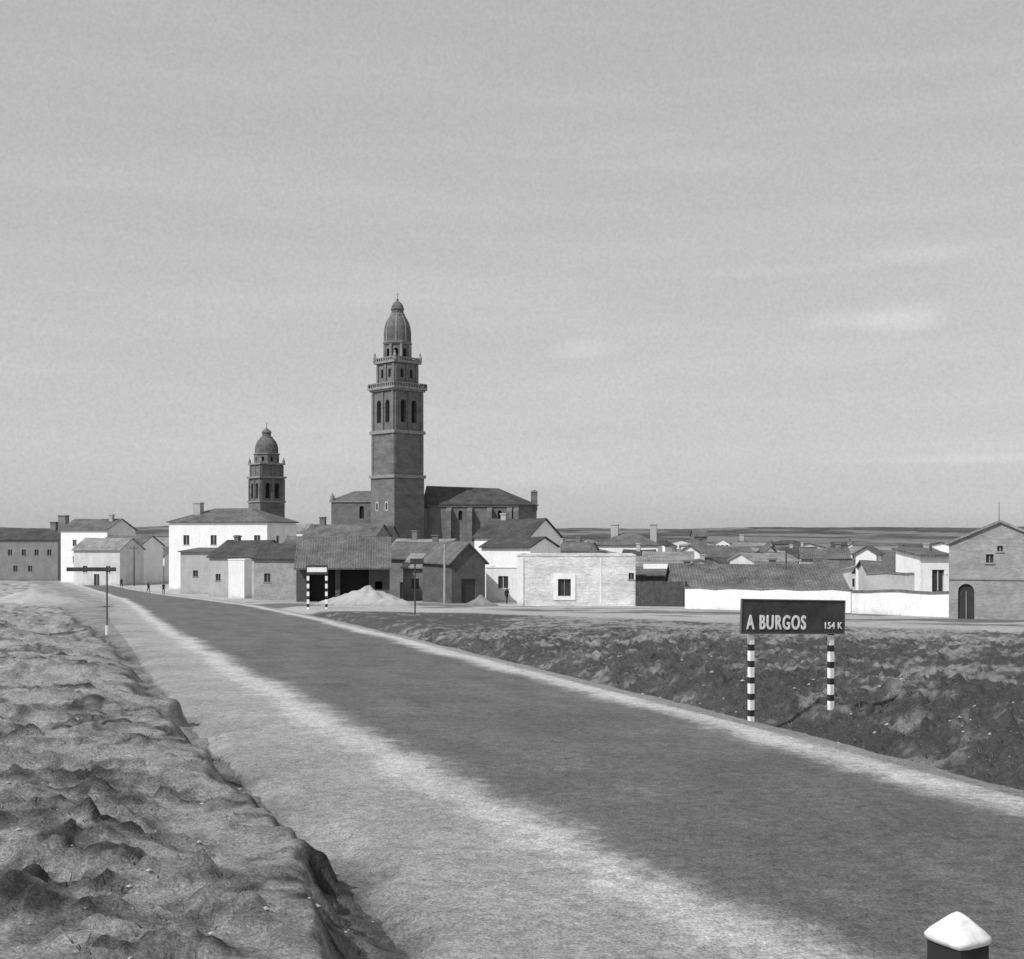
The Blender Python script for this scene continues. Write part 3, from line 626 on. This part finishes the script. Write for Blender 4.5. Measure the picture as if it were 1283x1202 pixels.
def church2():
    d=420;k=d/F; z=lambda v:Z(v,d)
    e=empty('church_bell_tower',(X(334,d),d,0),math.radians(-52)); W=MB();P=MB();T=MB();D=MB();PL=MB()
    side=lambda hw:hw*k*1.414; s1=side(23.5)
    square_tier(W,P,T,s1,-8,z(630),[]); slab(T,s1+.7,z(630)+.01,z(628))
    s2=side(23); square_tier(W,P,T,s2,z(628)+.01,z(600),[(.31,1.9,z(625),z(606)),(.69,1.9,z(625),z(606))],1.1)
    pilasters(PL,s2,z(628)+.02,z(601),(.06,.5,.94),.9,.3)
    slab(T,s2+1.2,z(600)+.01,z(597.5))
    s3=side(21.5); square_tier(W,P,T,s3,z(597.5)+.01,z(583),[],.6); pilasters(PL,s3,z(597),z(584),(.06,.5,.94),.8,.25); slab(T,s3+1.1,z(583)+.01,z(581))
    for sx in(-1,1):
        for sy in(-1,1): c=s3/2+.1; T.ring([(.5,z(581)),(.5,z(578)),(.1,z(574))],8,c*sx,c*sy)
    r=15.5*k; sd=2*r*math.sin(math.pi/8)
    for i in range(8):
        a0=math.pi/8+2*math.pi*i/8;a1=a0+math.pi/4
        A=(r*math.cos(a0),r*math.sin(a0));B=(r*math.cos(a1),r*math.sin(a1)); W.wall(A,((B[0]-A[0])/sd,(B[1]-A[1])/sd),sd,z(581)+.01,z(570),[(sd/2,1.0,z(579),z(573),True)],.5,P)
    T.ring([(r*1.07,z(570)+.01),(r*1.07,z(568.5))],8,rot=math.pi/8)
    D.ring([(14.5*k,z(568.5)+.01),(14.6*k,z(563)),(13.6*k,z(557.5)),(11*k,z(552.5)),(8.2*k,z(549.5)),(7.2*k,z(548.5))],24)
    T.ring([(7.8*k,z(548.5)),(7.8*k,z(547.5))],12); D.ring([(5.8*k,z(547.5)+.01),(5.6*k,z(542.5))],8)
    D.ring([(6.6*k,z(542.5)+.01),(5.2*k,z(540)),(2.4*k,z(538)),(.8*k,z(536.5)),(.3*k,z(535))],14); T.ring([(.12,z(535)),(.08,z(529))],6); T.box(-.7,.7,-.07,.07,z(531.4),z(531))
    obj('tower_walls',W,M['church'],e); obj('belfry_openings',P,M['dark'],e); obj('pilasters',PL,M['church'],e); obj('cornices',T,M['churchtrim'],e); obj('dome',D,M['dome'],e)
church2()

# ---------------------------------------------------------------- signs, posts
def text_mesh(body,h,w,mat,parent,loc,off=.0,sp=1.16):
    cu=bpy.data.curves.new('t','FONT'); cu.body=body; cu.extrude=.004; cu.offset=off; cu.space_character=sp; cu.size=1
    o=bpy.data.objects.new('t',cu); scene.collection.objects.link(o); bpy.context.view_layer.update()
    me=bpy.data.meshes.new_from_object(o.evaluated_get(bpy.context.evaluated_depsgraph_get()))
    bpy.data.objects.remove(o)
    xs=[v.co.x for v in me.vertices]; ys=[v.co.y for v in me.vertices]
    sx=w/(max(xs)-min(xs)); sy=h/(max(ys)-min(ys)); x0=min(xs); y0=min(ys)
    for v in me.vertices:
        v.co=Vector(((v.co.x-x0)*sx,-v.co.z,(v.co.y-y0)*sy))
    me.materials.clear(); me.materials.append(mat)
    for i,(dx,dz) in enumerate(((0,0),(.014,.002),(.007,.006))):
        ob=bpy.data.objects.new('lettering',me); scene.collection.objects.link(ob); ob.parent=parent; ob.location=(loc[0]+dx*h*3,loc[1]-.0015*i,loc[2]+dz*h*3)
def striped_post(x,y,z0,z1,parent,w=.045,n=12,dark=.42,mats=('signwhite','black')):
    me=bpy.data.meshes.new('post'); mb=MB(); mi=[]; per=(z1-z0)/(n/2); a=z0
    for i in range(n):
        hh=per*(dark if i%2 else 1-dark); mb.box(x-w,x+w,y-w,y+w,a,a+hh-.002); a+=hh; mi+=[i%2]*6
    me.from_pydata(mb.v,[],mb.f); me.materials.append(M[mats[0]]); me.materials.append(M[mats[1]])
    me.polygons.foreach_set('material_index',mi)
    o=bpy.data.objects.new('striped_post',me); scene.collection.objects.link(o); o.parent=parent
def burgos_sign():
    A=(X(943,25.5),25.5); B=(X(1043,26.3),26.3); L=math.hypot(B[0]-A[0],B[1]-A[1]); ang=math.atan2(B[1]-A[1],B[0]-A[0])
    e=empty('road_sign',(A[0],A[1],0),ang); ga=h1(*A); gb=h1(*B)
    zt=Z(752,25.5); zb=Z(793,25.5)
    striped_post(0,.06,ga-.1,zb+.1,e,.052,12,.38); striped_post(L,.06,gb-.1,zb+.02,e,.052,10,.38)
    b=empty('board',(0,0,zt)); b.parent=e; b.rotation_euler=(0,math.radians(2.0),0)
    H_=zt-zb; m=MB(); m.box(-.27,L+.31,-.02,.008,-H_,0); obj('panel',m,M['signdark'],b)
    m=MB(); x0,x1=-.27,L+.31; m.box(x0-.02,x1+.02,-.035,.02,.001,.025); m.box(x0-.02,x1+.02,-.035,.02,-H_-.025,-H_-.001); m.box(x0-.021,x0-.001,-.035,.02,-H_,0); m.box(x1+.001,x1+.021,-.035,.02,-H_,0)
    m.box(x0+.05,x1-.05,.01,.012,-.2,-.12)
    obj('rim',m,M['metal'],b)
    text_mesh('A BURGOS',.31,1.52,M['signwhite'],b,(-.16,-.026,-H_+.07),.016,1.2)
    text_mesh('154 K',.15,.46,M['signwhite'],b,(L-.20,-.026,-H_+.09),.012,1.1)
burgos_sign()
def small_sign(name,u0,u1,d,v0,v1,panel_v,rot=0):
    x0,x1=X(u0,d),X(u1,d); L=x1-x0; e=empty(name,(x0,d,0),math.radians(rot)); g=h1(x0,d)
    striped_post(0,0,g-.2,Z(v0,d),e,.10,12); striped_post(L,0,g-.2,Z(v0,d),e,.10,12)
    m=MB(); m.box(-.12,L+.12,-.15,-.115,Z(panel_v,d),Z(v0,d)); obj('panel',m,M['signdark'],e)
    m=MB(); m.box(-.05,L+.05,-.18,-.153,(Z(panel_v,d)+Z(v0,d))/2-.2,(Z(panel_v,d)+Z(v0,d))/2+.2); obj('name_band',m,M['signwhite'],e)
small_sign('village_name_sign',386,409,104,708,760,720)
def post_sign(name,u,d,vt,boards,r=.05,white_base=False,mat='metal'):
    x=X(u,d); g=h1(x,d); e=empty(name,(x,d,g)); m=MB(); m.ring([(r,-.3),(r,Z(vt,d)-g)],8); obj('post',m,M[mat],e)
    for (a,b,v0,v1) in boards:
        m=MB(); m.box((a-u)*d/F,(b-u)*d/F,-r-.04,-r-.005,Z(v1,d)-g,Z(v0,d)-g)
        m.box((a-u)*d/F+.05,(b-u)*d/F-.05,-r-.055,-r-.043,Z(v1,d)-g+.04,Z(v1,d)-g+.08)
        obj('panel',m,M['signdark'],e)
    if white_base: m=MB(); m.ring([(r+.03,-.1),(r+.03,.5)],8); obj('white_base',m,M['signwhite'],e)
post_sign('road_sign',134,62,710,[(84,146,711,716)],.05,True,'metal')
post_sign('road_sign',520,88,700,[(514,531,700,707)],.055,False,'wood')
def pole(name,u,d,vt,arm=True,mat='stone'):
    x=X(u,d); g=h1(x,d); e=empty(name,(x,d,g)); m=MB(); hh=Z(vt,d)-g; m.ring([(.14,-.3),(.09,hh)],10); obj('shaft',m,M[mat],e)
    if arm:
        m=MB(); m.box(-.7,.7,-.2,-.1,hh-.5,hh-.38); 
        for c in(-.6,.0,.6): m.ring([(.05,hh-.375),(.06,hh-.25),(.03,hh-.2)],8,c,-.15)
        obj('crossarm',m,M['wood'],e)
pole('utility_pole',557,122,682,False)
pole('utility_pole',168,215,684,True,'wood')
pole('utility_pole',1166,100,684,False,'wood')
pole('utility_pole',985,150,686,False,'wood')

def milestone():
    d=6.8; x=X(1200,d); g=h1(x,d); zt=Z(1142,d)-g
    e=empty('milestone',(x,d,g),math.radians(28)); w=.125
    m=MB(); m.box(-w-.02,w+.02,-w-.02,w+.02,-.3,.18); o=obj('plinth',m,M['capw'],e)
    m=MB(); m.box(-w+.005,w-.005,-w+.005,w-.005,.182,zt-.17); o=obj('shaft',m,M['black'],e)
    b=o.modifiers.new('b','BEVEL'); b.width=.012; b.segments=2
    m=MB(); n=32; V=[]; prof=[(0,1.0),(.028,1.04),(.042,1.0),(.070,.83),(.100,.62),(.128,.41),(.150,.22),(.162,.09),(.165,.0)]
    rg=random.Random(3)
    for hz,s_ in prof:
        for i in range(n):
            a=2*math.pi*i/n+math.pi/4; c,s2=math.cos(a),math.sin(a); pw=9.0 if hz<.08 else 7
            rr_=(w+.008)*s_/((abs(c)**pw+abs(s2)**pw)**(1/pw))*(1+rg.uniform(-.012,.012))
            V.append((rr_*c,rr_*s2,zt-.168+hz+rg.uniform(-.0015,.0015)))
    m.v=V
    for j in range(len(prof)-1):
        for i in range(n): a=j*n+i;b2=j*n+(i+1)%n; m.f.append((a,b2,b2+n,a+n))
    m.f.append(tuple(reversed(range(n))))
    obj('cap',m,M['capw'],e,True)
milestone()

def heap(name,u,d,r,h,mat='heap'):
    x=X(u,d); g=h1(x,d); n=48; m=MB()
    V=[]
    for j in range(18):
        t=j/17
        for i in range(n):
            a=2*math.pi*i/n; rr_=r*t*(1+.35*(float(fbm(np.array([3+math.cos(a)*1.5+u]),np.array([math.sin(a)*1.5]))[0])-.5))
            px,py=rr_*math.cos(a)*1.2,rr_*math.sin(a); zz=h*(1-t)**1.15*(1 if t>.05 else .97)+.6*h*(float(fbm(np.array([px*1.2+u]),np.array([py*1.2]))[0])-.5)*(1-t)-.15*t
            V.append((px,py,zz))
    m.v=V
    for j in range(17):
        for i in range(n): a=j*n+i;b=j*n+(i+1)%n; m.f.append((a,b,b+n,a+n))
    obj(name,m,M[mat],None,True,(x,d,g))
heap('gravel_heap',460,116,4.2,1.9); heap('gravel_heap',434,120,3.0,1.3); heap('gravel_heap',488,114,3.0,.9)
heap('earth_heap',602,114,1.9,1.0,'adobe'); heap('rubble_heap',40,112,6,1.4)

# ---------------------------------------------------------------- people
def person(u,d,face=0,stride=.18,h=1.68):
    x=X(u,d); g=h1(x,d); k=h/1.7
    e=empty('person',(x,d,g),face); e.scale=(k,k,k)
    V=[(0,0,.92,.15),(0,0,1.12,.14),(0,0,1.36,.17),(0,0,1.48,.06),(0,.0,1.55,.06),
       (-.1,0,.86,.10),(-.11,-stride,.5,.07),(-.11,-stride*.9,.09,.05),(-.11,-stride*.9-.16,.04,.04),
       (.1,0,.86,.10),(.11,stride*.6,.5,.07),(.11,stride*1.4,.11,.05),(.11,stride*1.3-.16,.05,.04),
       (-.19,0,1.38,.07),(-.25,.04,1.1,.05),(-.23,-.06,.86,.04),(.19,0,1.38,.07),(.25,-.02,1.1,.05),(.23,-.14,.88,.04)]
    E=[(0,1),(1,2),(2,3),(3,4),(0,5),(5,6),(6,7),(7,8),(0,9),(9,10),(10,11),(11,12),(2,13),(13,14),(14,15),(2,16),(16,17),(17,18)]
    me=bpy.data.meshes.new('body'); me.from_pydata([v[:3] for v in V],E,[]); o=bpy.data.objects.new('body',me); scene.collection.objects.link(o); o.parent=e
    o.modifiers.new('s','SKIN'); sv=me.skin_vertices[0].data
    for i,v in enumerate(V): sv[i].radius=(v[3],v[3]*.8); sv[i].use_root=(i==0)
    o.modifiers.new('u','SUBSURF').levels=1; me.materials.append(M['cloth'])
    m=MB(); m.ring([(.03,1.5),(.06,1.53),(.08,1.58),(.085,1.63)],12); m.add([(-.015,-.07,1.6),(.015,-.07,1.6),(0,-.11,1.585),(0,-.075,1.63)],[(0,2,1),(0,3,2),(1,2,3)]); obj('face',m,M['skin'],e,True)
    m=MB(); m.ring([(.092,1.631),(.095,1.66),(.08,1.70),(.04,1.725),(.01,1.73)],12); obj('hat',m,M['cloth'],e,True)
person(635,122,.6); person(205,172,.3); person(186,178,2.5); person(1176,94,.2,.05); person(152,205,0)

# ---------------------------------------------------------------- light, sky, camera
SUN_EL=math.radians(46); sdx,sdy=-.75,-.66
L=bpy.data.lights.new('sun','SUN'); L.energy=3.7; L.angle=math.radians(.6); L.color=(1,1,1)
so=bpy.data.objects.new('sun',L); scene.collection.objects.link(so)
tosun=Vector((sdx*math.cos(SUN_EL),sdy*math.cos(SUN_EL),math.sin(SUN_EL))).normalized()
so.rotation_euler=tosun.to_track_quat('Z','Y').to_euler(); so.location=(-30,-30,60)
w=bpy.data.worlds.new('World'); scene.world=w; w.use_nodes=True; nt=w.node_tree
bg=nt.nodes['Background']; sky=nt.nodes.new('ShaderNodeTexSky'); sky.sky_type='NISHITA'; sky.sun_disc=False
sky.sun_elevation=SUN_EL; sky.sun_rotation=math.atan2(sdx,sdy); sky.dust_density=3.0; sky.air_density=1.0; sky.altitude=700
bw=nt.nodes.new('ShaderNodeRGBToBW'); nt.links.new(sky.outputs[0],bw.inputs[0])
v=math_(nt,'POWER',bw.outputs[0],.25)
v=math_(nt,'MULTIPLY',v,3.4)
tc=N(nt,'ShaderNodeTexCoord'); G=tc.outputs['Generated']
mp=N(nt,'ShaderNodeMapping'); mp.inputs['Scale'].default_value=(1.5,1.5,14); nt.links.new(G,mp.inputs['Vector'])
v=math_(nt,'MULTIPLY',v,maprange(nt,noise(nt,mp.outputs[0],2.2,4,.6),.40,.8,.985,1.06,True))
v=math_(nt,'MULTIPLY',v,maprange(nt,noise(nt,G,340,1,.8),.25,.75,.94,1.06))
edge=math_(nt,'MULTIPLY',math_(nt,'SUBTRACT',noise(nt,G,30,3,.65),.5),1.6)
for (u_,v_,sx_,sz_,am) in ((735,438,.032,.009,.13),(1135,398,.030,.012,.14),(1060,402,.045,.008,.09),(1165,318,.055,.009,.10),(960,340,.10,.005,.06),(1200,575,.09,.004,.10)):
    dv=Vector(((u_-CU)/F,1,(VH-v_)/F)).normalized()
    sb=N(nt,'ShaderNodeVectorMath',operation='SUBTRACT'); nt.links.new(G,sb.inputs[0]); sb.inputs[1].default_value=dv
    ml=N(nt,'ShaderNodeVectorMath',operation='MULTIPLY'); nt.links.new(sb.outputs[0],ml.inputs[0]); ml.inputs[1].default_value=(1/sx_,1/sx_,1/sz_)
    ln=N(nt,'ShaderNodeVectorMath',operation='LENGTH'); nt.links.new(ml.outputs[0],ln.inputs[0])
    dist=math_(nt,'ADD',ln.outputs['Value'],edge)
    v=math_(nt,'MULTIPLY',v,math_(nt,'ADD',maprange(nt,dist,0,1.4,am,0,True),1.0))
nt.links.new(v,bg.inputs['Color']); bg.inputs['Strength'].default_value=.12
cam=bpy.data.cameras.new('camera'); co=bpy.data.objects.new('camera',cam); scene.collection.objects.link(co)
co.location=(0,0,EYE); co.rotation_euler=(math.radians(90),0,0)
cam.sensor_width=36; cam.sensor_fit='HORIZONTAL'; cam.lens=36*F/1283; cam.shift_y=(VH-601)/1283; cam.clip_end=20000; cam.clip_start=.1
scene.camera=co
scene.view_settings.view_transform='Standard'; scene.view_settings.look='None'; scene.view_settings.exposure=0
